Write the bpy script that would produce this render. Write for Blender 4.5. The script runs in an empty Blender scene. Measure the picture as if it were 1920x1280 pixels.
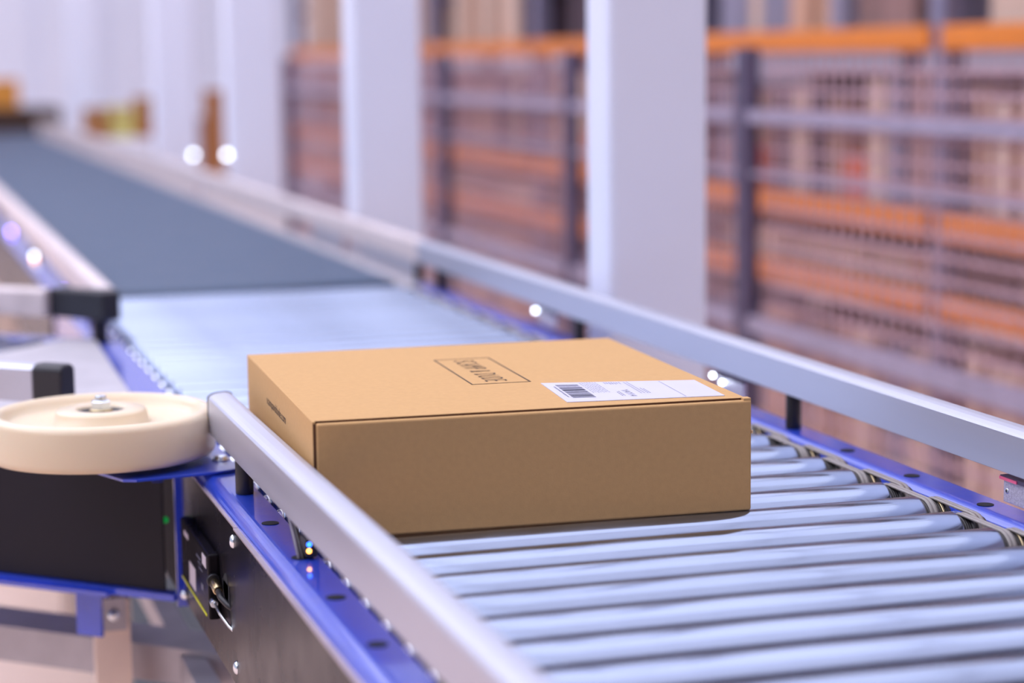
import bpy, bmesh, math, random
from math import sin, cos, pi, radians
from mathutils import Vector, Matrix

# ------------------------------------------------------------------ camera
S = bpy.context.scene
COL = S.collection
CAM_POS = Vector((-0.98736, -1.76857, 0.44218))
cam_d = bpy.data.cameras.new('camera')
cam = bpy.data.objects.new('camera', cam_d)
COL.objects.link(cam)
r_ = Vector((0.95539804, -0.29509502, -0.01155457))
u_ = Vector((0.05092909, 0.12609605, 0.99070985))
w_ = Vector((0.29089656, 0.94711072, -0.13550084))
cam.matrix_world = Matrix(((r_.x, u_.x, -w_.x, CAM_POS.x), (r_.y, u_.y, -w_.y, CAM_POS.y),
                           (r_.z, u_.z, -w_.z, CAM_POS.z), (0, 0, 0, 1)))
cam_d.sensor_width = 36.0
cam_d.lens = 3897.37 / 1920 * 36.0
cam_d.clip_start = 0.05
cam_d.clip_end = 200
cam_d.dof.use_dof = True
cam_d.dof.focus_distance = 2.07
cam_d.dof.aperture_fstop = 2.5
S.camera = cam

# ------------------------------------------------------------------ world, light, exposure
S.view_settings.view_transform = 'Standard'
S.view_settings.look = 'None'
S.view_settings.exposure = 0.37
S.view_settings.gamma = 1.0
S.view_settings.use_curve_mapping = False
world = bpy.data.worlds.new('hall_daylight')
S.world = world
world.use_nodes = True
wn = world.node_tree.nodes
wn['Background'].inputs[0].default_value = (0.78, 0.81, 1.0, 1)
wn['Background'].inputs[1].default_value = 0.5
FLOOR = -0.85
CEIL = 5.2


# unseen broad lamp panels, added and widened to even the light (built below as unseen_ceiling_light);
# their brightness is set here
LAMP_GRID = [(-6.3, 3.0), (-2.6, 1.9), (1.1, 1.35), (4.8, 1.25)]      # x of the row, emission
LAMP_Y = (-2.9, 0.9, 4.7, 8.5, 12.3)
REAR_DIM = 0.66                                          # the rows behind the camera and at the far end are dimmed
LAMP_TINT = (0.83, 0.87, 1.02, 1)


# ------------------------------------------------------------------ materials
def lin(c):
    c = c / 255.0
    return c / 12.92 if c <= 0.04045 else ((c + 0.055) / 1.055) ** 2.4


def rgb(r, g, b):
    return (lin(r), lin(g), lin(b), 1)


def mat(name, col, rough=0.5, metal=0.0, noise=None, nscale=20, stretch=(1, 1, 1), amount=0.12,
        rough_var=0.0, bump=0.0, bscale=200, coat=0.0, emit=0.0, sub=0.0, spec=0.5, per_object=0.0, coat_rough=0.05, coat_ior=1.5):
    m = bpy.data.materials.new(name)
    m.use_nodes = True
    nt = m.node_tree
    N = nt.nodes
    L = nt.links
    b = N['Principled BSDF']
    b.inputs['Base Color'].default_value = col
    b.inputs['Roughness'].default_value = rough
    b.inputs['Metallic'].default_value = metal
    b.inputs['Specular IOR Level'].default_value = spec
    b.inputs['Coat Weight'].default_value = coat
    b.inputs['Coat Roughness'].default_value = coat_rough
    b.inputs['Coat IOR'].default_value = coat_ior
    if sub:
        b.inputs['Subsurface Weight'].default_value = sub
        b.inputs['Subsurface Radius'].default_value = (0.02, 0.014, 0.008)
        b.inputs['Subsurface Scale'].default_value = 0.5
    if emit:
        b.inputs['Emission Color'].default_value = col
        b.inputs['Emission Strength'].default_value = emit
    tc = N.new('ShaderNodeTexCoord')
    mp = N.new('ShaderNodeMapping')
    mp.inputs['Scale'].default_value = stretch
    L.new(tc.outputs['Object'], mp.inputs['Vector'])
    nz = N.new('ShaderNodeTexNoise')
    nz.inputs['Scale'].default_value = nscale
    nz.inputs['Detail'].default_value = 5
    L.new(mp.outputs[0], nz.inputs['Vector'])
    mr = N.new('ShaderNodeMapRange')
    mr.inputs['From Min'].default_value = 0.3
    mr.inputs['From Max'].default_value = 0.7
    mr.inputs['To Min'].default_value = 1 - amount
    mr.inputs['To Max'].default_value = 1 + amount
    L.new(nz.outputs['Fac'], mr.inputs['Value'])
    mul = N.new('ShaderNodeVectorMath')
    mul.operation = 'SCALE'
    mul.inputs[0].default_value = col[:3]
    L.new(mr.outputs[0], mul.inputs['Scale'])
    out = mul.outputs[0]
    if per_object:
        oi = N.new('ShaderNodeObjectInfo')
        m2 = N.new('ShaderNodeMapRange')
        m2.inputs['To Min'].default_value = 1 - per_object
        m2.inputs['To Max'].default_value = 1 + per_object
        L.new(oi.outputs['Random'], m2.inputs['Value'])
        s2 = N.new('ShaderNodeVectorMath')
        s2.operation = 'SCALE'
        L.new(out, s2.inputs[0])
        L.new(m2.outputs[0], s2.inputs['Scale'])
        out = s2.outputs[0]
    L.new(out, b.inputs['Base Color'])
    if rough_var:
        m3 = N.new('ShaderNodeMapRange')
        m3.inputs['From Min'].default_value = 0.35
        m3.inputs['From Max'].default_value = 0.7
        m3.inputs['To Min'].default_value = max(0.02, rough - rough_var)
        m3.inputs['To Max'].default_value = rough + rough_var
        L.new(nz.outputs['Fac'], m3.inputs['Value'])
        L.new(m3.outputs[0], b.inputs['Roughness'])
    if bump:
        n2 = N.new('ShaderNodeTexNoise')
        n2.inputs['Scale'].default_value = bscale
        n2.inputs['Detail'].default_value = 3
        L.new(mp.outputs[0], n2.inputs['Vector'])
        bp = N.new('ShaderNodeBump')
        bp.inputs['Strength'].default_value = bump
        bp.inputs['Distance'].default_value = 0.001
        L.new(n2.outputs['Fac'], bp.inputs['Height'])
        L.new(bp.outputs[0], b.inputs['Normal'])
    return m


M = {}
M['alu'] = mat('anodised_aluminium', (0.57, 0.585, 0.68, 1), 0.42, 0.75, nscale=30, stretch=(1, .05, 1), amount=.03, rough_var=.04)
M['alu_dark'] = mat('cut_aluminium_end', rgb(120, 115, 125), 0.5, 0.4)
M['tube'] = mat('zinc_steel_tube', (0.325, 0.38, 0.51, 1), 0.19, 0.96, nscale=55, stretch=(.3, 1, 1), amount=.06, rough_var=.07, per_object=.07)
M['belt_pu'] = mat('grey_ribbed_belt', rgb(142, 135, 130), 0.35, 0.0, nscale=80, amount=.1, coat=.3)
M['head'] = mat('black_grooved_head', rgb(52, 47, 48), 0.4, 0.0, nscale=90, amount=.2)
M['brass'] = mat('bearing_ring', rgb(210, 190, 150), 0.25, 1.0)
M['blue'] = mat('blue_powder_coat', (0.018, 0.065, 0.60, 1), 0.4, 0.0, nscale=50, amount=.05, coat=1.0, rough_var=.03, coat_rough=.07, coat_ior=1.65)
M['cover'] = mat('black_gloss_cover', rgb(24, 21, 26), 0.26, 0.0, nscale=12, amount=.2, rough_var=.05, spec=.10)
M['cover_matt'] = mat('black_satin_cover', rgb(28, 24, 34), 0.5, 0.0, nscale=14, amount=.1, rough_var=.04, spec=.25)
M['edge'] = mat('bare_sheet_edge', rgb(200, 185, 190), 0.4, 0.7)
M['black'] = mat('black_plastic', rgb(34, 33, 40), 0.42)
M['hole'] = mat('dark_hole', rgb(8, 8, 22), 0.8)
M['steel'] = mat('bright_screw_steel', (0.8, 0.86, 0.92, 1), 0.22, 1.0)
M['hub'] = mat('bright_hub', (0.95, 0.99, 1.0, 1), 0.16, 1.0)
M['nylon'] = mat('cream_nylon', rgb(232, 213, 182), 0.34, 0.0, nscale=6, amount=.03, sub=.25, coat=.25)
M['card'] = mat('kraft_cardboard', rgb(202, 160, 108), 0.75, 0.0, nscale=160, amount=.03, bump=.15, bscale=700, spec=.2)
M['card_line'] = mat('kraft_edge', rgb(224, 184, 142), 0.8)
M['card_dark'] = mat('card_gap_shadow', rgb(92, 58, 34), 0.9)
M['ink'] = mat('printed_ink', rgb(44, 26, 16), 0.7)
M['paper'] = mat('label_paper', rgb(206, 204, 224), 0.5, amount=.01)
M['print'] = mat('label_print', rgb(92, 92, 112), 0.6)
M['galv'] = mat('galvanised_steel', rgb(190, 186, 192), 0.45, 0.4, nscale=18, amount=.1)
M['beige_post'] = mat('pale_steel_post', rgb(244, 222, 206), 0.5, 0.1, nscale=14, amount=.05)
M['floor'] = mat('sealed_concrete_floor', rgb(232, 200, 182), 0.4, 0.0, nscale=1.5, amount=.05, rough_var=.08)
M['white_wall'] = mat('white_wall_panel', rgb(236, 240, 255), 0.6, nscale=2, amount=.02)
M['column'] = mat('white_painted_column', rgb(234, 238, 255), 0.5, nscale=3, amount=.02)
M['ceil'] = mat('ceiling_sheet', rgb(205, 205, 222), 0.7, nscale=2, amount=.04)
M['back_wall'] = mat('pale_side_wall', rgb(196, 192, 206), 0.7, nscale=1.5, amount=.04)
M['orange'] = mat('orange_rack_beam', rgb(236, 136, 40), 0.45, nscale=5, amount=.05)
M['upright'] = mat('rack_upright_steel', rgb(138, 134, 160), 0.45, 0.3)
M['deck'] = mat('grey_shelf_deck', rgb(110, 104, 110), 0.6)
M['fence_post'] = mat('dark_fence_post', rgb(88, 78, 104), 0.5)
M['fence_rail'] = mat('grey_fence_rail', rgb(172, 162, 184), 0.45, 0.2)
M['wire'] = mat('pale_mesh_wire', rgb(206, 170, 178), 0.5)
CART = [mat('carton_board_a', rgb(186, 148, 126), 0.8, amount=.12, nscale=6, per_object=.3),
        mat('carton_board_b', rgb(150, 118, 114), 0.8, amount=.12, nscale=6, per_object=.3),
        mat('carton_board_c', rgb(218, 190, 172), 0.8, amount=.08, nscale=6, per_object=.15),
        mat('carton_board_d', rgb(82, 66, 76), 0.8, amount=.15, nscale=6, per_object=.35),
        mat('carton_board_e', rgb(150, 146, 168), 0.7, amount=.1, nscale=6, per_object=.25),
        mat('carton_board_f', rgb(206, 96, 52), 0.7, amount=.1, nscale=6, per_object=.15)]
M['tape'] = mat('brown_tape', rgb(190, 160, 120), 0.3)
M['slate'] = mat('slate_conveyor_belt', rgb(66, 84, 108), 0.5, 0.0, nscale=9, amount=.05, rough_var=.03, spec=.3)
M['pale_rail'] = mat('pale_warm_rail', rgb(220, 206, 206), 0.45, 0.05)  # warmer and paler than the near aluminium rails
M['yellow'] = mat('yellow_strip', rgb(214, 214, 30), 0.5)
M['sticker'] = mat('pale_sticker', rgb(205, 195, 205), 0.5)
M['amber_box'] = mat('ochre_carton', rgb(222, 150, 60), 0.7)
M['brown_box'] = mat('brown_carton', rgb(168, 108, 56), 0.8, per_object=.1)
M['yellow_box'] = mat('straw_lid', rgb(216, 206, 120), 0.7)
M['dark_brown'] = mat('dark_machine_hood', rgb(62, 40, 30), 0.7)
M['led_blue'] = mat('blue_led', (0.02, 0.12, 1.0, 1), 0.3, emit=5)
M['led_amber'] = mat('amber_led', (1.0, 0.42, 0.08, 1), 0.3, emit=4)
M['led_violet'] = mat('violet_led', (0.28, 0.16, 1.0, 1), 0.3, emit=22)
M['glow_white'] = mat('white_glow', (0.75, 0.85, 1.0, 1), 0.3, emit=8)
M['glow_green'] = mat('green_glow', (0.0, 0.5, 0.08, 1), 0.3, emit=0.25)
M['reflector'] = mat('prismatic_reflector', rgb(214, 208, 226), 0.18, 0.3, nscale=400, amount=.2, bump=.8, bscale=900, coat=.5)
M['pink'] = mat('pink_sensor_tape', rgb(250, 110, 150), 0.5)


# ------------------------------------------------------------------ geometry helpers
class B:
    """collects simple solids, linked as ONE mesh object"""

    def __init__(s):
        s.v = []
        s.f = []
        s.sm = []

    def add(s, vs, fs, smooth=False):
        o = len(s.v)
        s.v += [tuple(p) for p in vs]
        for f in fs:
            s.f.append([i + o for i in f])
            s.sm.append(smooth)
        return s

    def box(s, x0, x1, y0, y1, z0, z1):
        s.add([(x0, y0, z0), (x1, y0, z0), (x1, y1, z0), (x0, y1, z0), (x0, y0, z1), (x1, y0, z1), (x1, y1, z1), (x0, y1, z1)],
              [(3, 2, 1, 0), (4, 5, 6, 7), (0, 1, 5, 4), (1, 2, 6, 5), (2, 3, 7, 6), (3, 0, 4, 7)])
        return s

    def sweep(s, prof, a, b, smooth=False, caps=True):
        """prof: closed list of 3D offsets; swept from vector a to b"""
        n = len(prof)
        vs = [Vector(p) + Vector(a) for p in prof] + [Vector(p) + Vector(b) for p in prof]
        fs = [(i, (i + 1) % n, n + (i + 1) % n, n + i) for i in range(n)]
        s.add(vs, fs, smooth)
        if caps:
            s.add(vs[:n], [tuple(reversed(range(n)))])
            s.add(vs[n:], [tuple(range(n))])
        return s

    def lathe(s, prof, c, ax, n=32, smooth=True):
        """prof: (dist along axis, radius)"""
        ax = Vector(ax).normalized()
        t = Vector((0, 0, 1)) if abs(ax.z) < .9 else Vector((1, 0, 0))
        e1 = ax.cross(t).normalized()
        e2 = ax.cross(e1)
        c = Vector(c)
        vs = []
        for d, r in prof:
            for k in range(n):
                a = 2 * pi * k / n
                vs.append(c + ax * d + e1 * (r * cos(a)) + e2 * (r * sin(a)))
        fs = []
        for j in range(len(prof) - 1):
            for k in range(n):
                fs.append((j * n + k, j * n + (k + 1) % n, (j + 1) * n + (k + 1) % n, (j + 1) * n + k))
        s.add(vs, fs, smooth)
        if prof[0][1] > 1e-6:
            s.add(vs[:n], [tuple(range(n))])
        if prof[-1][1] > 1e-6:
            s.add(vs[-n:], [tuple(reversed(range(n)))])
        return s

    def cyl(s, a, b, r, n=20, bev=0.0):
        a = Vector(a)
        b = Vector(b)
        L = (b - a).length
        if bev:
            p = [(0, r - bev), (bev * .3, r - bev * .3), (bev, r), (L - bev, r), (L - bev * .3, r - bev * .3), (L, r - bev)]
        else:
            p = [(0, r), (L, r)]
        return s.lathe(p, a, b - a, n)

    def tube(s, pts, r, n=10):
        pts = [Vector(p) for p in pts]
        rings = []
        for i, p in enumerate(pts):
            d = (pts[min(i + 1, len(pts) - 1)] - pts[max(i - 1, 0)]).normalized()
            t = Vector((0, 0, 1)) if abs(d.z) < .9 else Vector((1, 0, 0))
            e1 = d.cross(t).normalized()
            e2 = d.cross(e1)
            rings.append([p + e1 * r * cos(2 * pi * k / n) + e2 * r * sin(2 * pi * k / n) for k in range(n)])
        vs = [q for R_ in rings for q in R_]
        fs = [(j * n + k, j * n + (k + 1) % n, (j + 1) * n + (k + 1) % n, (j + 1) * n + k) for j in range(len(pts) - 1) for k in range(n)]
        s.add(vs, fs, True)
        s.add(rings[0], [tuple(range(n))])
        s.add(rings[-1], [tuple(reversed(range(n)))])
        return s

    def mesh(s, name, m):
        me = bpy.data.meshes.new(name)
        me.from_pydata(s.v, [], s.f)
        me.polygons.foreach_set('use_smooth', s.sm)
        bm = bmesh.new()
        bm.from_mesh(me)
        bmesh.ops.remove_doubles(bm, verts=bm.verts, dist=1e-7)
        bmesh.ops.recalc_face_normals(bm, faces=bm.faces)
        bm.to_mesh(me)
        bm.free()
        if m:
            me.materials.append(m)
        return me


def put(name, me, parent=None, loc=(0, 0, 0), rz=0.0):
    o = bpy.data.objects.new(name, me)
    o.location = loc
    if rz:
        o.rotation_euler = (0, 0, rz)
    COL.objects.link(o)
    if parent:
        o.parent = parent
    return o


def obj(name, b, m, parent=None, loc=(0, 0, 0), rz=0.0, bevel=0.0, seg=2, label=None):
    o = put(name, b.mesh(name, m), parent, loc, rz)
    if bevel:
        md = o.modifiers.new('bevel', 'BEVEL')
        md.width = bevel
        md.segments = seg
        md.limit_method = 'ANGLE'
        md.angle_limit = radians(35)
    if label:
        o['label'] = label
    return o


def tag(o, label, cat, group=None):
    o['label'] = label
    o['category'] = cat
    if group:
        o['group'] = group
    return o


def thing(name, label, cat, loc=(0, 0, 0), rz=0.0, group=None):
    o = bpy.data.objects.new(name, None)
    o.empty_display_size = .05
    COL.objects.link(o)
    o.location = loc
    o.rotation_euler = (0, 0, rz)
    return tag(o, label, cat, group)


def struct(name, b, m, parent=None):
    o = obj(name, b, m, parent)
    if not parent:
        o['kind'] = 'structure'
    return o


def sheet(pts, t):
    """closed 2D outline of a bent sheet: open polyline pts offset to its left by t"""
    n = len(pts)
    off = []
    for i in range(n):
        a = Vector(pts[max(i - 1, 0)])
        b = Vector(pts[min(i + 1, n - 1)])
        d = (b - a).normalized()
        off.append((pts[i][0] - d.y * t, pts[i][1] + d.x * t))
    return list(pts) + off[::-1]


# ------------------------------------------------------------------ the hall
struct('floor', B().box(-9, 7, -7, 18, FLOOR - .1, FLOOR), M['floor'])
struct('ceiling', B().box(-9, 7, -7, 18, CEIL, CEIL + .1), M['ceil'])
struct('unseen_shade_wall', B().box(-9, 7, -7.2, -7, FLOOR, CEIL), M['deck'])  # unseen wall behind the camera, added dark to shade the box front
struct('wall_right', B().box(6.8, 6.95, -7, 16.2, FLOOR, CEIL), M['back_wall'])
wall = struct('wall_back', B().box(-9, 7, 16.2, 16.4, FLOOR, CEIL), M['white_wall'])
# ribs of the white wall panels
k = 0
x = -8.6
while x < 6.6:
    obj('wall_panel', B().box(x, x + .56, 16.17, 16.2, FLOOR + .1, CEIL - .1), M['white_wall'], wall)
    x += .6

ORD = ['first', 'second', 'third', 'fourth', 'fifth', 'sixth', 'seventh', 'eighth', 'ninth', 'tenth', 'eleventh', 'twelfth', 'thirteenth',
       'fourteenth', 'fifteenth', 'sixteenth', 'seventeenth', 'eighteenth', 'nineteenth', 'twentieth']
# unseen ceiling lamps, added to even the light
rows_ = ['left row of unseen broad ceiling lamps', 'middle row of unseen broad ceiling lamps', 'right row of unseen broad ceiling lamps', 'far right row of unseen broad ceiling lamps']
for ix, (xx, em) in enumerate(LAMP_GRID):
    lm = mat('lamp_diffuser', LAMP_TINT, 0.5, emit=em, amount=0)
    ld = mat('dimmed_unseen_lamp_diffuser', LAMP_TINT, 0.5, emit=em * REAR_DIM, amount=0)
    for yy in LAMP_Y:
        t = thing('unseen_ceiling_light', 'unseen broad ceiling lamp, ' + ORD[LAMP_Y.index(yy)] + ' from the camera end of the ' + ('left', 'middle', 'right', 'far right')[ix] + ' row', 'lamp', (xx, yy, CEIL), 0, rows_[ix])
        obj('housing', B().box(-1.82, 1.82, -1.86, 1.86, -.10, 0), M['column'], t)
        obj('diffuser', B().box(-1.78, 1.78, -1.82, 1.82, -.12, -.10), ld if yy < -1 or yy > 8 else lm, t)

# ------------------------------------------------------------------ white columns
names = ['widest white column, right of the picture centre', 'second widest white column, left of the widest one',
         'third white column, beside the orange racks at their far end', 'fourth white column, behind the brown upright board',
         '', 'farthest white column, behind the small cartons']
for i in (0, 1, 2, 3, 5):
    yy = 1.40 + 1.812 * i
    t = thing('support_column', names[i], 'column', (0.218, yy, FLOOR), 0, 'white columns along the line')
    obj('shaft', B().box(-.086, .086, -.055, .055, .012, CEIL - FLOOR - .01), M['column'], t, bevel=.012)
    obj('base_plate', B().box(-.10, .10, -.08, .08, 0, .012), M['column'], t)

# ------------------------------------------------------------------ main roller conveyor
P = 0.075
YN, YJ = -1.05, 2.262
TR = 0.025
conv = thing('roller_conveyor', 'blue framed roller conveyor with silver rollers carrying the cardboard box', 'conveyor', (0, 0, FLOOR))
conv_z = -FLOOR


def cobj(name, b, m, parent=None, **k):
    """part of the conveyor: world coordinates in, parented to the thing"""
    o = obj(name, b, m, parent or conv, **k)
    if (parent or conv) is conv:
        o.location = (0, 0, conv_z)
    return o


def arc(cx, cz, r, a0, a1, n=6):
    return [(cx + r * cos(radians(a0 + (a1 - a0) * i / n)), cz + r * sin(radians(a0 + (a1 - a0) * i / n))) for i in range(n + 1)]


FZ = -0.008
left_prof = [(-.613, FZ - .02), (-.613, FZ)] + [(-.639, FZ)] + arc(-.6405, FZ - .0145, .0145, 90, 180, 8) + [(-.655, -.192), (-.640, -.192)]
right_prof = [(.045, -.19), (.045, FZ - .012)] + arc(.057, FZ - .012, .012, 180, 90, 7)[1:] + [(.0855, FZ), (.0855, -.030)]


def extr(prof2, y0, y1, smooth=False):
    b = B()
    b.sweep([(p[0], 0, p[1]) for p in prof2], (0, y0, 0), (0, y1, 0), smooth)
    return b


lf = cobj('side_frame', extr(sheet(left_prof, .0022), YN, .66), M['blue'])
# wider frame section where the merging line meets
jf = [(-.613, FZ - .02), (-.613, FZ), (-.676, FZ)] + arc(-.677, FZ - .010, .010, 90, 180, 6) + [(-.687, -.05), (-.675, -.05)]
cobj('junction_frame', extr(sheet(jf, .0022), .66, 1.62), M['blue'])
cobj('side_frame', extr(sheet(left_prof, .0022), 1.62, YJ), M['blue'])
rf = cobj('side_frame', extr(sheet(right_prof, -.0022), YN, YJ), M['blue'])
cobj('end_flange', B().box(-.655, -.652, .655, .66, -.195, -.012).box(-.664, -.640, .648, .652, -.20, -.02), M['blue'])

cobj('gap_shade_sheet', B().box(-.6580, -.6552, .664, 1.25, -.192, -.030), M['hole'])  # dark sheet added to paint the shaded gap beside the cover
# holes punched in the flanges
hole = B().cyl((0, 0, -.0004), (0, 0, .0004), .0085, 24).mesh('bolt_hole', M['hole'])
for yy in (.2096, .0596, -.0904, -.2404, -.39):
    put('bolt_hole', hole, conv, (-.630, yy, conv_z + FZ + .0003))
for yy in (-.265, -.109, .0452, .1996, .354, .66, .81, .96):
    put('bolt_hole', hole, conv, (.0643, yy, conv_z + FZ + .0003))

# rollers
XL, XR = -.600, .003
tube_me = B().lathe([(0, .0065), (0.0002, .0215), (.0012, .0240), (.003, TR), (XR - XL - .003, TR), (XR - XL - .0012, .0241), (XR - XL - .0002, .0225), (XR - XL, .0200)],
                    (XL, 0, 0), (1, 0, 0), 48).mesh('roller', M['tube'])
hp = [(0, .0195)]
x = .0015
for tr in range(2):
    for g in range(4):
        hp += [(x, .0205), (x + .0009, .0205), (x + .0014, .0195), (x + .0019, .0195)]
        x += .0023
    hp += [(x, .0225), (x + .0016, .0225)]
    x += .0020
hp += [(x, .0195), (.029, .0185), (.0298, .008)]
head_me = B().lathe(hp, (XR, 0, 0), (1, 0, 0), 36).mesh('drive_head', M['head'])
axle_me = B().cyl((XR + .028, 0, 0), (XR + .043, 0, 0), .007, 12).mesh('axle', M['steel'])
ring_me = B().lathe([(0, .0215), (.0004, .0230), (.0020, .0230), (.0024, .0215)], (XR + .0175, 0, 0), (1, 0, 0), 32).mesh('bearing_ring', M['brass'])
hub_me = B().lathe([(0, .0120)] + [(.0118 * sin(radians(a)), .0120 * cos(radians(a))) for a in (15, 30, 45, 60, 75, 90)], (XL, 0, 0), (-1, 0, 0), 24).mesh('axle_hub', M['hub'])
J0, J1 = -13, 29
for j in range(J0, J1 + 1):
    r = put('roller', tube_me, conv, (0, j * P - .004, conv_z - TR))
    put('axle_hub', hub_me, r)
    put('drive_head', head_me, r)
    put('bearing_ring', ring_me, r)
    put('axle', axle_me, r)


def belt_mesh():
    R0, R1, w = .0208, .0232, .0088
    n = 14
    b = B()
    loop = []
    for k in range(n + 1):
        a = pi / 2 + pi * k / n
        loop.append((0, a))
    ring = []
    for R in (R0, R1):
        pts = []
        for k in range(n + 1):
            a = -pi / 2 + pi * k / n   # far side (Y = P)
            pts.append((P + R * cos(a), R * sin(a)))
        for k in range(n + 1):
            a = pi / 2 + pi * k / n
            pts.append((R * cos(a), R * sin(a)))
        ring.append(pts)
    N = len(ring[0])
    # outer surface slightly ribbed: three lands
    xs = [0, .0014, .0030, .0037, .0051, .0058, .0074, w]
    ro = [-.0008, 0, 0, -.0006, -.0006, 0, 0, -.0008]
    vs = []
    for i, xx in enumerate(xs):
        for kk in range(N):
            py, pz = ring[1][kk]
            iy, iz = ring[0][kk]
            d = Vector((py - iy, pz - iz)).normalized()
            vs.append((xx, py + d.x * ro[i], pz + d.y * ro[i]))
    for xx in (w, 0):
        for kk in range(N):
            vs.append((xx, ring[0][kk][0], ring[0][kk][1]))
    m = len(xs) + 2
    fs = []
    for i in range(m):
        for kk in range(N):
            i2 = (i + 1) % m
            k2 = (kk + 1) % N
            fs.append((i * N + kk, i * N + k2, i2 * N + k2, i2 * N + kk))
    b.add(vs, fs, True)
    return b.mesh('drive_belt', M['belt_pu'])


belt_me = belt_mesh()
for j in range(J0, J1):
    xo = .0186 if j % 2 == 0 else .0070
    put('drive_belt', belt_me, conv, (xo, j * P - .004, conv_z - TR))

# guide rails
railL = [(-.640, .0295), (-.640, .0688), (-.6382, .0712), (-.6345, .0733), (-.630, .0745), (-.6215, .0752), (-.6165, .0744), (-.6140, .0728), (-.613, .0705), (-.613, .0295)]
railR = [(.0525, .0362), (.0525, .0750), (.0540, .0775), (.0580, .0800), (.0640, .0812), (.0720, .0812), (.0775, .0798), (.0800, .0770), (.0800, .0362)]
gl = cobj('guide_rail', extr(railL, YN, .521), M['alu'], bevel=.0006)
ec = B().sweep([(p[0] * 1.0 + (.0008 if p[0] > -.626 else -.0008), 0, p[1] + (.0008 if p[1] > .05 else 0)) for p in railL], (0, .521, 0), (0, .5225, 0))
obj('end_cap', ec, M['alu_dark'], gl)
cobj('guide_rail', extr(railR, YN, YJ - .003), M['alu'], bevel=.0006)


def post(x, y, z0, z1, parent, dz=0, r=.0095):
    b = B().cyl((x, y, z0 + dz), (x, y, z1 + dz), r, 24, .0012)
    return obj('rail_post', b, M['black'], parent)


for yy in (.359, -.45):
    post(-.629, yy, FZ, .0295, conv, conv_z)
for yy in (.506, 1.30, 2.14, -.30):
    post(.067, yy, FZ, .0362, conv, conv_z)

# side covers, black, with a bare bright edge on top
c1 = cobj('side_cover', B().box(-.6575, -.6555, .2555, .622, -.188, -.0215), M['cover'])
obj('cover_edge', B().box(-.6582, -.6545, .2555, .622, -.0218, -.0200), M['edge'], c1)
c2 = cobj('side_cover', B().box(-.6590, -.6560, YN, .2535, -.188, -.0215), M['cover'])
obj('cover_edge', B().box(-.6597, -.6545, YN, .2535, -.0218, -.0200), M['edge'], c2)


def dome(c, ax, r, h):
    pr = [(0, r), (h * .35, r * .98), (h * .7, r * .8), (h * .93, r * .45), (h, 0)]
    return B().lathe(pr, c, ax, 24)


for yy, zz in ((.2625, -.0355), (.2625, -.166)):
    s = cobj('cover_screw', dome((-.6575, yy, zz), (-1, 0, 0), .0072, .005), M['steel'])
for yy, zz in ((.618, -.178), (.655, -.186), (.640, -.018)):
    cobj('cover_screw', dome((-.6585, yy, zz), (-.8, -.6, 0), .006, .006), M['steel'])

# slot in the cover with two cable connectors and the control module
cobj('cable_slot', B().cyl((-.6572, .322, -.098), (-.6579, .322, -.098), .0155, 24).box(-.6579, -.6574, .300, .342, -.113, -.092), M['hole'])
mod = cobj('control_module', B().box(-.6700, -.6575, .362, .560, -.1420, -.0715), M['cover'], bevel=.0025)
obj('yellow_strip', B().box(-.6706, -.6699, .376, .556, -.1412, -.1388), M['yellow'], mod)
obj('sticker', B().box(-.6705, -.6699, .372, .398, -.0885, -.0765), M['sticker'], mod)
obj('sticker', B().box(-.6705, -.6699, .452, .496, -.1330, -.1080), M['sticker'], mod)
obj('sticker', B().box(-.6705, -.6699, .500, .530, -.0860, -.0800), M['sticker'], mod)
obj('small_text', B().box(-.6704, -.6699, .41, .44, -.089, -.087).box(-.6704, -.6699, .41, .43, -.094, -.0925).box(-.6704, -.6699, .40, .425, -.099, -.0975).box(-.6704, -.6699, .395, .41, -.119, -.112), M['print'], mod)
cn = B().cyl((-.6650, .362, -.098), (-.6650, .356, -.098), .0070, 20, .001)
obj('connector_ring', cn, M['black'], mod)
obj('connector', B().cyl((-.6650, .354, -.099), (-.6645, .332, -.103), .0050, 18, .001), M['brass'], mod)
obj('connector_cable', B().tube([(-.6645, .331, -.103), (-.664, .318, -.107), (-.659, .305, -.112), (-.650, .295, -.118)], .0032), M['black'], mod)
obj('connector', B().cyl((-.6660, .358, -.1195), (-.6665, .346, -.1205), .0042, 18, .0006), M['steel'], mod)
obj('connector_cable', B().tube([(-.6660, .347, -.1205), (-.664, .325, -.126), (-.659, .300, -.133), (-.652, .280, -.139)], .0017), M['steel'], mod)


# flange sensors with LED pairs, cables through the flange hole
def sensor(x, y, leds, parent, dz):
    s = obj('photo_sensor', B().box(x - .010, x + .006, y - .014, y + .030, FZ + .001 + dz, FZ + .020 + dz), M['black'], parent, bevel=.002)
    for i, (m, dy, z) in enumerate(leds):
        obj('status_led', B().lathe([(0, .0021), (.0008, .0018), (.0012, .0008), (.0014, 0)], (x - .0085 + dy * 0, y - .014, z + dz), (-.35, -.94, 0), 14), M[m], s)
    return s


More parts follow.
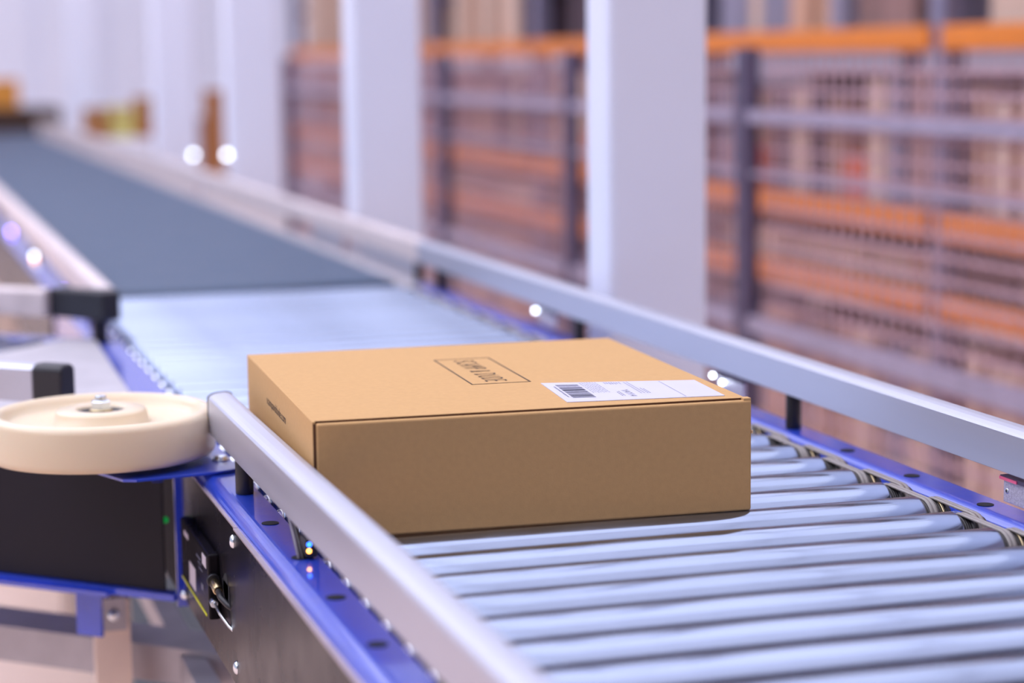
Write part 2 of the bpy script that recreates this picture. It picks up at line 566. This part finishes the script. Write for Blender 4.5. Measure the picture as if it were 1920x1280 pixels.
# small sensor clipped under the left rail
sn = cobj('photo_sensor', B().box(-.6275, -.6160, .0480, .0740, -.0060, .0110), M['black'], bevel=.002)
obj('status_led', dome((-.6240, .0480, .0065), (-.3, -.95, .1), .0024, .0018), M['led_blue'], sn)
obj('status_led', dome((-.6243, .0480, .0005), (-.3, -.95, .1), .0024, .0018), M['led_amber'], sn)
cobj('sensor_cable', B().tube([(-.6320, .0560, -.030), (-.6315, .0570, -.006), (-.6290, .0900, .004), (-.6265, .125, .016), (-.6250, .150, .028), (-.624, .16, .034)], .0024), M['alu_dark'])
cobj('sensor_cable', B().tube([(-.6285, .0540, -.030), (-.6282, .0550, -.006), (-.6262, .0850, .003), (-.6240, .118, .015), (-.6225, .140, .027), (-.6215, .15, .034)], .0020), M['head'])


def reflector(y, parent, dz, x=.066):
    o = obj('reflector', B().box(x - .003, x + .003, y - .085, y, .0030 + dz, .0262 + dz), M['reflector'], parent, bevel=.0015)
    obj('reflector_screw', dome((x - .003, y - .008, .0150 + dz), (-1, 0, 0), .0030, .0012), M['steel'], o)
    obj('reflector_screw_slot', dome((x - .0042, y - .008, .0150 + dz), (-1, 0, 0), .0012, .0004), M['hole'], o)
    obj('reflector_bracket', B().box(x - .006, x + .004, y - .085, y + .001, .0262 + dz, .0300 + dz), M['fence_post'], o)
    return o


rr = reflector(.0095, conv, conv_z)
obj('tape_tab', B().box(.0585, .0598, -.022, .0098, .0262 + conv_z, .0290 + conv_z), M['pink'], rr)
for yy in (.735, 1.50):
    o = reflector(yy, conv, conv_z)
    obj('glint_dome', dome((.062, yy + .012, .0230 + conv_z), (-.6, -.8, 0), .0034, .003), M['glow_white'], o)  # glowing domes that stand in for specular glints by the reflectors
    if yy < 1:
        obj('glint_dome', dome((.062, yy - .020, .0182 + conv_z), (-.6, -.8, 0), .0032, .003), M['glow_white'], o)

# cross members and legs
for yy in (-.6, .75, 2.0):
    cobj('cross_member', B().box(-.650, .044, yy - .02, yy + .02, -.165, -.125), M['galv'])
for yy in (1.95,):
    for xx in (-.60, .02):
        cobj('leg', B().box(xx - .02, xx + .02, yy - .02, yy + .02, FLOOR, -.165), M['beige_post'])
cobj('leg', B().box(-.02, .02, -.72, -.68, FLOOR, -.165), M['beige_post'])
cobj('leg', B().box(-.62, -.58, -.72, -.68, FLOOR, -.165), M['beige_post'])

# ------------------------------------------------------------------ belt conveyor beyond the joint
YE = 12.0
belt = thing('belt_conveyor', 'long slate coloured belt conveyor running on behind the silver rollers', 'conveyor', (0, 0, FLOOR))


def bobj(name, b, m, parent=None, **k):
    o = obj(name, b, m, parent or belt, **k)
    if not parent:
        o.location = (0, 0, conv_z)
    return o


bobj('belt', B().box(-.603, .012, YJ + .03, YE, -.016, -.001), M['slate'])
bobj('end_roller', B().cyl((-.603, YJ + .03, -.0165), (.012, YJ + .03, -.0165), .0155, 32), M['slate'])
bobj('side_frame', extr(sheet(left_prof, .0022), YJ + .006, YE), M['blue'])
bobj('side_frame', extr(sheet(right_prof, -.0022), YJ + .006, YE), M['galv'], label='bare grey metal side frame')
bobj('guide_rail', extr(railR, YJ + .001, YE - .05), M['pale_rail'])
bl = bobj('guide_rail', extr(railL, 1.655, YE - .4), M['pale_rail'])
# inner cheek between belt and rail, with cut-outs
for a, b_ in ((2.30, 2.78), (2.96, 3.32), (3.66, 5.1), (5.25, 7.4), (7.5, YE - .1)):
    bobj('cheek_plate', B().box(.056, .060, a, b_, FZ, .0355), M['pale_rail'] if a > 3 else M['alu'])
for yy in (2.24, 3.1, 4.6, 6.2, 7.8, 9.4, 11.0):
    bobj('rail_post', B().cyl((.067, yy + .06, FZ), (.067, yy + .06, .0362), .0095, 16), M['black'])
for yy in (1.9, 3.2, 4.6, 6.2, 7.8):
    bobj('rail_post', B().cyl((-.627, yy, FZ), (-.627, yy, .0295), .0095, 16), M['black'])
for yy in (3.0, 5.0, 7.0, 9.0, 11.0):
    for xx in (-.60, .02):
        bobj('leg', B().box(xx - .02, xx + .02, yy - .02, yy + .02, FLOOR, -.165), M['beige_post'])
    bobj('cross_member', B().box(-.650, .044, yy - .02, yy + .02, -.165, -.125), M['galv'])
for (yy, zz, m) in ((3.88, .000, 'led_violet'), (3.09, .0045, 'glow_white'), (3.09, -.004, 'led_amber'), (2.96, -.018, 'led_violet'), (2.33, .004, 'led_violet')):
    s = bobj('photo_sensor', B().box(-.638, -.626, yy + .002, yy + .035, zz - .006, zz + .006), M['black'])
    obj('status_led', dome((-.638, yy, zz), (-.3, -.95, .1), .0046, .0034), M[m], s)
bobj('side_cover', B().box(-.6590, -.6560, 2.4, YE, -.188, -.0215), M['cover'])

# black corner piece that joins the far left rail to the merging line's rear rail
D = Vector((-.741, .672, 0))
Nn = Vector((.672, .741, 0))
crn = B()
pl = [(-.612, 1.606), (-.612, 1.668), (-.642, 1.668), (-.652, 1.680), (-.698, 1.722), (-.718, 1.700), (-.690, 1.668), (-.640, 1.606)]
crn.sweep([(p[0], p[1], .0275) for p in pl], (0, 0, 0), (0, 0, .0475))
bobj('rail_corner', crn, M['black'], bevel=.004)
bobj('corner_foot', B().box(-.655, -.632, 1.625, 1.65, FZ, .0275), M['black'])

# ------------------------------------------------------------------ merging conveyor at 45 degrees from the left
merge = thing('merging_conveyor', 'blue conveyor with matt black side cover joining from the left at an angle', 'conveyor', (-.9, .9, FLOOR))
ML = (.9, -.9, conv_z)


def mp(u, v, z):
    p = D * u + Nn * v
    return (p.x, p.y, z)


def mobj(name, b, m, parent=None, **k):
    o = obj(name, b, m, parent or merge, **k)
    if not parent:
        o.location = ML
    return o


def msweep(prof, u0, u1):
    """prof in (v, z), swept along D"""
    b = B()
    b.sweep([tuple(Nn * p[0] + Vector((0, 0, p[1]))) for p in prof], D * u0, D * u1)
    return b


def mbox(u0, u1, v0, v1, z0, z1):
    return msweep([(v0, z0), (v1, z0), (v1, z1), (v0, z1)], u0, u1)


mobj('side_cover', mbox(.948, 2.6, .0385, .0415, -.1835, -.014), M['cover_matt'])
mobj('side_frame', msweep(sheet([(.10, FZ), (.065, FZ)] + arc(.064, FZ - .010, .012, 90, 180, 6) + [(.052, -.193), (.022, -.193), (.022, -.189)], .0022), 1.02, 2.6), M['blue'])
mobj('side_frame', msweep([(.750, FZ - .002), (.800, FZ - .002), (.800, FZ), (.750, FZ)], 1.55, 3.2), M['blue'])
mobj('side_frame', msweep([(.796, -.19), (.800, -.19), (.800, FZ), (.796, FZ)], 1.55, 3.2), M['blue'])
mobj('bottom_lip', mbox(.930, 2.6, .030, .052, -.1935, -.1855), M['blue'])
mobj('hanger_bracket', mbox(1.055, 1.092, .055, .060, -.257, -.19), M['blue'])
fr = mobj('guide_rail', msweep([(.052, .0300), (.052, .0705), (.058, .0755), (.074, .0755), (.080, .0705), (.080, .0300)], 1.142, 2.6), M['alu'], bevel=.001)
cap = msweep([(.0515, .0290), (.0515, .0715), (.054, .0745), (.059, .0775), (.073, .0775), (.078, .0745), (.0805, .0715), (.0805, .0290)], 1.098, 1.142)
obj('end_cap', cap, M['black'], fr, bevel=.003)
mobj('guide_rail', msweep([(.762, .0300), (.762, .0700), (.768, .0745), (.786, .0745), (.792, .0700), (.792, .0300)], 1.672, 3.3), M['pale_rail'], bevel=.001)
mobj('rail_post', B().cyl(mp(1.86, .777, FZ), mp(1.86, .777, .03), .0095, 18), M['black'])
mobj('rail_post', B().cyl(mp(1.30, .066, FZ), mp(1.30, .066, .03), .0095, 18), M['black'])
# transfer plate filling the corner between the two lines
tp = B()
tpl = [mp(1.00, .10, -.006), mp(1.62, .10, -.006), mp(1.62, .748, -.006), mp(1.56, .748, -.006)]
tp.sweep([(q[0], q[1], -.006) for q in tpl], (0, 0, 0), (0, 0, .004))
mobj('transfer_plate', tp, M['galv'])
mtube = B().lathe([(0, .02), (.002, .0245), (.003, TR), (.617, TR), (.618, .0245), (.62, .02)], (0, 0, 0), tuple(Nn), 32).mesh('roller', M['tube'])
for k in range(18):
    p = D * (1.66 + k * P) + Nn * .11
    put('roller', mtube, merge, (p.x + ML[0], p.y + ML[1], conv_z - TR))
mobj('cover_screw', dome(mp(1.105, .0385, -.024), tuple(-Nn), .0055, .004), M['steel'])
# stand of the merging conveyor
mobj('leg', B().box(-.745, -.701, .827, .863, FLOOR, -.232), M['beige_post'])
mobj('leg_clamp', B().box(-.738, -.706, .822, .827, -.270, -.228), M['galv'])
mobj('leg_screw', dome((-.722, .822, -.250), (0, -1, 0), .008, .005), M['steel'])
mobj('stand_beam', mbox(.62, 2.5, .180, .262, -.350, -.302), M['galv'])
mobj('stand_beam', mbox(.62, 2.5, .72, .76, -.345, -.300), M['galv'])
mobj('stand_tie', B().box(-.640, -.610, .62, 1.5, -.345, -.310), M['galv'])
mobj('leg', B().box(-1.35, -1.31, 1.45, 1.49, FLOOR, -.30), M['beige_post'])
mobj('status_led', dome((-.672, .676, -.100), (-.3, -.9, 0), .004, .002), M['glow_green'])  # small green emitter at the faint green streak in the gap

# dark slab added where the floor beneath the junction reads dark
dt = obj('dark_floor_slab', B().box(-.58, -.12, 1.9, 3.2, FLOOR, FLOOR + .06), mat('grey_green_slab', rgb(112, 116, 120), 0.5))
tag(dt, 'dark grey slab on the beige floor under the conveyor junction', 'tray')  # dark slab added where the floor reads dark

# ------------------------------------------------------------------ big nylon corner wheel on its blue plate
WX, WY = -.752, .580
wheel = thing('corner_wheel', 'large cream nylon wheel lying flat on a blue plate at the merge corner', 'wheel', (WX, WY, -.004))
R = .127
wp = [(0.007, .028), (.007, .118), (.008, R - .003), (.012, R - .0005), (.016, R), (.050, R), (.0545, R - .0015), (.0575, R - .0055), (.0585, R - .010),
      (.0575, R - .0145), (.052, R - .018), (.046, R - .021), (.0435, R - .028), (.0425, .058), (.0440, .0535), (.0560, .0510), (.0590, .0485), (.0595, .030), (.0590, .0275), (.050, .0270)]
obj('rim', B().lathe(wp, (0, 0, 0), (0, 0, 1), 96), M['nylon'], wheel)
obj('bearing', B().lathe([(.046, .0271), (.0562, .0271), (.0562, .021), (.0545, .020), (.0545, .013), (.0565, .012), (.0565, .0095)], (0, 0, 0), (0, 0, 1), 40), M['head'], wheel)
obj('bearing_race', B().lathe([(.050, .0130), (.0580, .0130), (.0590, .0120), (.0590, .0)], (0, 0, 0), (0, 0, 1), 32), M['brass'], wheel)
obj('axle_nut', B().lathe([(.0585, .0105), (.0595, .0115), (.0670, .0115), (.0685, .0100)], (0, 0, 0), (0, 0, 1), 6, False).cyl((0, 0, .0675), (0, 0, .0740), .0062, 16, .001), M['steel'], wheel)
pp = [(-.617, .478), (-.6145, .4835), (-.6140, .495), (-.6140, .72), (-.70, .80), (-.86, .70), (-.84, .60), (-.780, .545), (-.7440, .458), (-.7300, .4520), (-.640, .4665), (-.623, .4735)]
plate = B()
plate.sweep([(q[0] - WX, q[1] - WY, -.0028) for q in pp], (0, 0, 0), (0, 0, .0030))
obj('mounting_plate', plate, M['blue'], wheel, bevel=.0005)
obj('plate_bolt', B().lathe([(0, .0105), (.0014, .0105), (.0015, .0078), (.004, .0075), (.0052, .0045), (.0056, 0)], (-.626 - WX, .532 - WY, .0002), (0, 0, 1), 28), M['steel'], wheel)
obj('plate_bolt', B().lathe([(0, .0105), (.0014, .0105), (.0015, .0078), (.004, .0075), (.0052, .0045), (.0056, 0)], (-.632 - WX, .690 - WY, .0002), (0, 0, 1), 28), M['steel'], wheel)

# ------------------------------------------------------------------ the cardboard box
BX, BY, BT = -.6099, .0879, -.0447
BL, BW, BH = .4303, .4659, .1111
cb = thing('cardboard_box', 'flat brown cardboard box with a white shipping label riding on the silver rollers', 'box', (BX, BY, 0), BT)
th = .003
body = B()
body.box(.0, th, .0035, BW, .0004, BH)                    # left wall, runs up to the lid face
body.box(BL - th, BL, .0035, BW, .0004, BH - th - .0002)
body.box(th, BL - th, BW - th, BW, .0004, BH - th - .0002)
body.box(th, BL - th, .0035, BW - th, .0004, th)
body.box(th, BL - th, .0060, .0085, th, BH - .004)
obj('carton_body', body, M['card'], cb, bevel=.0006)
lid = B()
lid.add([(th * .3, .0088, BH - .0002), (BL - .0030, .0088, BH - .0002), (BL - .0012, BW, BH), (th * .3, BW, BH),
         (th * .3, .0088, BH - th), (BL - .0030, .0088, BH - th), (BL - .0012, BW, BH - th), (th * .3, BW, BH - th)],
        [(0, 1, 2, 3), (7, 6, 5, 4), (0, 4, 5, 1), (1, 5, 6, 2), (2, 6, 7, 3), (3, 7, 4, 0)])
obj('lid', lid, M['card'], cb, bevel=.0009)
obj('front_panel', B().box(.0032, BL, 0, .0072, .0002, BH - .0019), M['card'], cb, bevel=.0022, seg=4)
obj('lid_gap_shade', B().box(.0030, BL - .0032, .0083, .0087, BH - .0032, BH - .0004), M['card_dark'], cb, label='dark strip painting the shaded gap before the lid')  # dark strip painted as the shade between lid and front panel
obj('corner_tab', B().box(BL - .0080, BL - .0002, .0010, .0110, BH - .0040, BH + .0003), M['card'], cb, bevel=.0006)
obj('seam_shade', B().box(.0006, .0031, .0022, .0034, .002, BH - .0022), M['card_dark'], cb)  # dark strip painted as the shade in the corner gap
obj('torn_nib', B().box(BL, BL + .0016, .0004, .0018, .0765, .0795), M['card_line'], cb)


def text_mesh(name, body_, size, space=1.0, ext=0.00012, off=-.010):
    c = bpy.data.curves.new(name, 'FONT')
    c.body = body_
    c.size = size
    c.space_character = space
    c.extrude = ext
    c.offset = off
    c.resolution_u = 3
    c.align_x = 'LEFT'
    to = bpy.data.objects.new(name, c)
    COL.objects.link(to)
    bpy.context.view_layer.update()
    me = bpy.data.meshes.new_from_object(to.evaluated_get(bpy.context.evaluated_depsgraph_get()))
    bpy.data.objects.remove(to)
    bpy.data.curves.remove(c)
    me.name = name
    return me


def place_text(name, body_, width, height, m, parent, origin, xdir, ydir, space=1.0, off=-.010):
    me = text_mesh(name, body_, 1.0, space, 0, off)
    xs = [v.co.x for v in me.vertices]
    ys = [v.co.y for v in me.vertices]
    x0, x1, y0, y1 = min(xs), max(xs), min(ys), max(ys)
    X = Vector(xdir)
    Y = Vector(ydir)
    Z = X.cross(Y)
    for v in me.vertices:
        a = (v.co.x - x0) / (x1 - x0) * width
        b = (v.co.y - y0) / (y1 - y0) * height
        v.co = Vector(origin) + X * a + Y * b + Z * .00005
    me.materials.clear()
    me.materials.append(m)
    return put(name, me, parent)


# printed emblem on the lid: a thin rectangle round the name
zt = BH + .0002
lx0, lx1, ly0, ly1 = .1915, .2545, .1710, .3530
lw = .0016
em = B().box(lx0, lx0 + lw, ly0, ly1, BH - .0003, zt).box(lx1 - lw, lx1, ly0, ly1, BH - .0003, zt)
em.box(lx0, lx1, ly0, ly0 + lw, BH - .0003, zt).box(lx0, lx1, ly1 - lw, ly1, BH - .0003, zt)
obj('printed_frame', em, M['ink'], cb)
place_text('printed_name', 'SCAMP & DUDE', .152, .0235, M['ink'], cb, (.2100, .338, BH + .0002), (0, -1, 0), (1, 0, 0), 1.25)
# web address on the left side
place_text('printed_address', 'scampanddude.com', .136, .0120, M['ink'], cb, (-.0002, .308, .0775), (0, -1, 0), (0, 0, 1), 1.0, -.002)

# shipping label
la = [(.2604, .1552), (.2536, .0336), (.4109, .0226), (.4156, .1246)]
lb = B()
lb.sweep([(p[0], p[1], BH - .0001) for p in la], (0, 0, 0), (0, 0, .0006))
label = obj('shipping_label', lb, M['paper'], cb)
A0, A1, A2, A3 = [Vector((p[0], p[1], 0)) for p in (la[1], la[2], la[3], la[0])]


def lp(s, t):
    a = A0.lerp(A1, s)
    b = A3.lerp(A2, s)
    q = a.lerp(b, t)
    return (q.x, q.y)


def lquad(b, s0, s1, t0, t1):
    q = [lp(s0, t0), lp(s1, t0), lp(s1, t1), lp(s0, t1)]
    b.add([(p[0], p[1], BH + .00065) for p in q], [(0, 1, 2, 3)])


rnd = random.Random(3)
bar = B()
t = .19
while t < .88:
    w = rnd.choice((.006, .006, .012, .02, .028)) * .9
    lquad(bar, .070, .215, t, min(t + w, .885))
    t += w + rnd.choice((.008, .008, .014, .022))
lquad(bar, .070, .215, .185, .205)
lquad(bar, .070, .215, .56, .60)
lquad(bar, .070, .215, .67, .70)
obj('barcode', bar, M['print'], label)['kind'] = 'stuff'
tx = B()
for i in range(7):                                          # lines of fine print beside the barcode
    s = .238 + i * .017
    tt = .40 + .02 * (i % 2)
    while tt < .97:
        L_ = rnd.uniform(.03, .12)
        lquad(tx, s, s + .0035, tt, min(tt + L_, .97))
        tt += L_ + .02
for i in range(7):
    s = .395 + i * .016
    lquad(tx, s, s + .0045, rnd.uniform(.82, .88), .955)
for i, s in enumerate((.375, .390)):
    tt = .20
    while tt < .42:
        L_ = rnd.uniform(.02, .05)
        lquad(tx, s + .01, s + .016, tt, tt + L_)
        tt += L_ + .015
for i, s in enumerate((.525, .545)):
    lquad(tx, s, s + .0035, .30 + .0 * i, .96)
for i, s in enumerate((.565, .580)):
    tt = .30
    while tt < .56:
        L_ = rnd.uniform(.02, .05)
        lquad(tx, s, s + .005, tt, tt + L_)
        tt += L_ + .015
tt = .24
for i in range(16):                                         # small batch digits left of the bars
    lquad(tx, .045, .056, tt, tt + .018)
    tt += .035
lquad(tx, .758, .761, .03, .97)
obj('fine_print', tx, M['print'], label)['kind'] = 'stuff'
me = text_mesh('bold_code', 'YAY14', 1.0, 1.0, 0)
xs = [v.co.x for v in me.vertices]
ys = [v.co.y for v in me.vertices]
for v in me.vertices:
    a = (v.co.x - min(xs)) / (max(xs) - min(xs))
    b = (v.co.y - min(ys)) / (max(ys) - min(ys))
    v.co.z = a
    v.co.y = b
for v in me.vertices:
    q = lp(.430 + v.co.y * .045, .52 - v.co.z * .36)
    v.co = Vector((q[0], q[1], BH + .0007))
me.materials.clear()
me.materials.append(M['print'])
put('bold_code', me, label)

# ------------------------------------------------------------------ wire mesh fence between the columns and the racks
FX = 1.2
plab = ['mesh fence panel nearest the camera at the right edge', 'mesh fence panel right of the widest white column',
        'mesh fence panel seen behind and left of the widest white column', 'mesh fence panel left of the widest white column, one farther',
        'mesh fence panel behind the second widest white column', 'farthest mesh fence panel, left of the second widest white column']
ypost = [1.75, 3.248, 4.666, 6.227, 7.80, 9.41, 10.9]
ypost = [1.70] + ypost[1:]
for i in range(6):
    y0, y1 = ypost[i], ypost[i + 1]
    t = thing('mesh_fence', plab[i], 'fence', (FX, y1, FLOOR), 0, 'mesh fence panels along the line')
    L_ = y1 - y0
    z0 = -FLOOR
    obj('post', B().box(-.018, .018, -.036, .036, 0, z0 + .46), M['fence_post'], t)
    obj('top_rail', B().box(-.02, .02, -L_ + .045, -.045, z0 + .268, z0 + .300), M['fence_rail'], t)
    obj('bottom_rail', B().box(-.02, .02, -L_ + .045, -.045, z0 - .275, z0 - .235), M['fence_rail'], t)
    obj('middle_rail', B().box(-.010, .010, -L_ + .045, -.045, z0 + .130, z0 + .142), M['fence_rail'], t)
    wm = B()
    yy = -L_ + .07
    while yy < -.05:
        wm.box(.021, .026, yy - .0030, yy + .0030, z0 - .70, z0 + .44)
        yy += .052
    zz = z0 - .70
    while zz < z0 + .45:
        wm.box(.0265, .0315, -L_ + .045, -.045, zz - .0045, zz + .0045)
        zz += .050
    w = obj('wire_mesh', wm, M['wire'], t)
    w['kind'] = 'stuff'
t = obj('fence_end_post', B().box(FX - .022, FX + .022, 1.655, 1.74, FLOOR, .46), M['fence_post'])
tag(t, 'dark fence post that closes the near end of the mesh fence', 'post')

# ------------------------------------------------------------------ pallet racks
RX = 2.0
rng = random.Random(11)
cmesh = []
for i, m in enumerate(CART):
    b = B().box(-.5, .5, -.5, .5, 0, 1)
    b.box(-.505, .505, -.03, .03, .2, 1.003)
    cmesh.append(b.mesh('carton', m))
rlab = ['near bay of the orange pallet rack at the right edge', 'second bay of the orange pallet rack, right of the widest column',
        'middle bay of the orange pallet rack behind the widest white column', 'orange rack bay left of the widest white column',
        'orange rack bay behind the second widest white column', 'farthest orange rack bay beside the third white column']
BAY = 1.93
ry0 = 1.77
NB = 6
LEV = [(-.335, -.265), (-.105, -.025), (.447, .520)]
for i in range(NB):
    y0 = ry0 + i * BAY
    t = thing('pallet_rack', rlab[i], 'rack', (RX, y0, FLOOR), 0, 'orange pallet rack bays')
    z0 = -FLOOR
    for yy in ((-.035, .035), (BAY - .035 - .004, BAY - .004 + .031))[:1 if i < NB - 1 else 2]:
        for xx in (0.0, .9):
            obj('upright', B().box(xx, xx + .07, yy[0], yy[1], 0, 3.2 + z0), M['upright'], t)
        obj('brace', B().box(.07, .9, yy[0] + .02, yy[1] - .02, z0 + .75, z0 + .79), M['upright'], t)
        obj('brace', B().box(.07, .9, yy[0] + .02, yy[1] - .02, z0 - .6, z0 - .56), M['upright'], t)
    for (a, b_) in LEV:
        for xx in (-.02, .93):
            obj('beam', B().box(xx, xx + .05, .035, BAY - .045, z0 + a, z0 + b_), M['orange'], t, bevel=.006)
        obj('shelf_deck', B().box(.03, .93, .04, BAY - .05, z0 + b_ - .018, z0 + b_ - .002), M['deck'], t)
    for z in (1.25, 2.2):
        for xx in (-.02, .93):
            obj('beam', B().box(xx, xx + .05, .035, BAY - .045, z0 + z, z0 + z + .08), M['orange'], t)
        obj('shelf_deck', B().box(.03, .93, .04, BAY - .05, z0 + z + .06, z0 + z + .078), M['deck'], t)

shelf = [(FLOOR, -.40, 'bottom level of the racks', [2, 2, 4, 2, 4, 0], .10, .24),
         (-.266, -.155, 'low shelf of the racks', [0, 2, 2, 0, 2, 1], .18, .36),
         (-.027, .40, 'middle shelf of the racks', [0, 1, 0, 2, 4, 3, 0, 2, 1], .06, .15),
         (.518, 1.12, 'upper shelf of the racks', [2, 4, 1, 2, 4, 0, 3], .10, .26)]
tone = ['tan', 'brown', 'beige', 'dark plum', 'pale grey', 'rust red']
level = ['floor level', 'low shelf', 'middle shelf', 'upper shelf']
nc = 0
for li, (z0, z1, grp, kinds, wmin, wmax) in enumerate(shelf):
    for i in range(NB):
        seq = 0
        y = ry0 + i * BAY + .05
        yend = ry0 + (i + 1) * BAY - .06
        if yend < 3.0:
            continue
        while True:
            w = rng.uniform(wmin, wmax)
            if y + w > yend:
                break
            kd = rng.choice(kinds)
            h = (z1 - z0) * rng.uniform(.72, 1.0)
            if grp.startswith('middle') and rng.random() < .12:
                kd, h = 5, (z1 - z0) * .34
            if y > 2.2:
                c = put('carton', cmesh[kd], None, (RX + .22 + rng.uniform(.0, .05), y + w / 2, z0 + .001))
                c.scale = (.34, w * .94, h)
                tag(c, '%s carton, %s from the right on the %s of the %s orange rack' % (tone[kd], ORD[seq], level[li], ORD[i]), 'carton', 'cartons on the ' + grp)
                seq += 1
                nc += 1
            y += w + (rng.uniform(.02, .09) if rng.random() < .22 else .004)

# ------------------------------------------------------------------ far end of the line, seen as soft shapes
t = thing('machine_hood', 'dark brown machine hood standing across the far end of the conveyor', 'machine', (-.15, 12.45, FLOOR))
obj('hood', B().box(-.62, .38, -.3, .3, .80, 1.00), M['dark_brown'], t, bevel=.02)
obj('stand', B().box(-.6, .36, -.25, .25, 0, .80), M['fence_post'], t)
obj('hood_window', B().box(-.6, -.18, -.305, -.3, .81, .93), M['brown_box'], t)
t = thing('ochre_carton', 'ochre carton on top of the dark machine hood at the left edge', 'carton', (-.30, 12.4, FLOOR + 1.0))
obj('carton_body', B().box(-.16, .27, -.15, .15, 0, .185), M['amber_box'], t, bevel=.005)
obj('tape', B().box(-.02, .04, -.152, .152, -.0, .187), M['tape'], t)
t = thing('work_table', 'pale work table holding small cartons beyond the far right guide rail', 'table', (.36, 9.98, FLOOR))
obj('tabletop', B().box(-.21, .24, -.22, .26, .835, .875), M['white_wall'], t)
for xx in (-.20, .19):
    for yy in (-.20, .20):
        obj('leg', B().box(xx, xx + .04, yy, yy + .04, 0, .835), M['galv'], t)
tz = FLOOR + .8752
for nm, lab, x0, w, y0, h, m in (('carton', 'brown carton at the left end of the pale work table', .155, .125, 9.86, .165, 'brown_box'),
                                  ('carton', 'taller brown carton at the right end of the pale work table', .435, .10, 9.88, .22, 'brown_box'),
                                  ('tray_box', 'straw yellow tray between the two brown cartons on the work table', .290, .135, 9.92, .17, 'yellow_box')):
    t = thing(nm, lab, 'carton', (x0 + w / 2, y0 + .09, tz))
    obj('carton_body', B().box(-w / 2, w / 2, -.09, .09, 0, h), M[m], t, bevel=.004)
    obj('tape', B().box(-.015, .015, -.092, .092, h * .5, h + .002), M['tape'], t)
t = thing('upright_board', 'tall narrow brown cardboard sheet standing between the third and fourth white columns', 'board', (.62, 8.35, FLOOR))
obj('sheet', B().box(-.045, .045, -.02, .02, 0, 1.15), M['brown_box'], t)
obj('sheet_fold', B().box(-.075, -.045, -.015, .015, 0, 1.02), CART[1], t)
GL = [(5.536, .1164), (4.830, .1453)]  # small glowing beads on stalks at two bright spots
for (xx, yy, zz, lab) in ((.098, GL[0][0], GL[0][1], 'left one of two round glowing beads on the far right guide rail'),
                          (.098, GL[1][0], GL[1][1], 'right one of two round glowing beads on the far right guide rail')):
    t = thing('glow_bead', lab, 'lamp', (xx, yy, .075))
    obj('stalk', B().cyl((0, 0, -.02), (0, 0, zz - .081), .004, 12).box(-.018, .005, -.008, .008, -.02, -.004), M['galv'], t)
    obj('lens', B().lathe([(-.008, .002), (-.006, .006), (0, .008), (.006, .006), (.008, .0)], (0, 0, zz - .075), (0, 0, 1), 20), M['glow_white'], t)
print('cartons', nc)
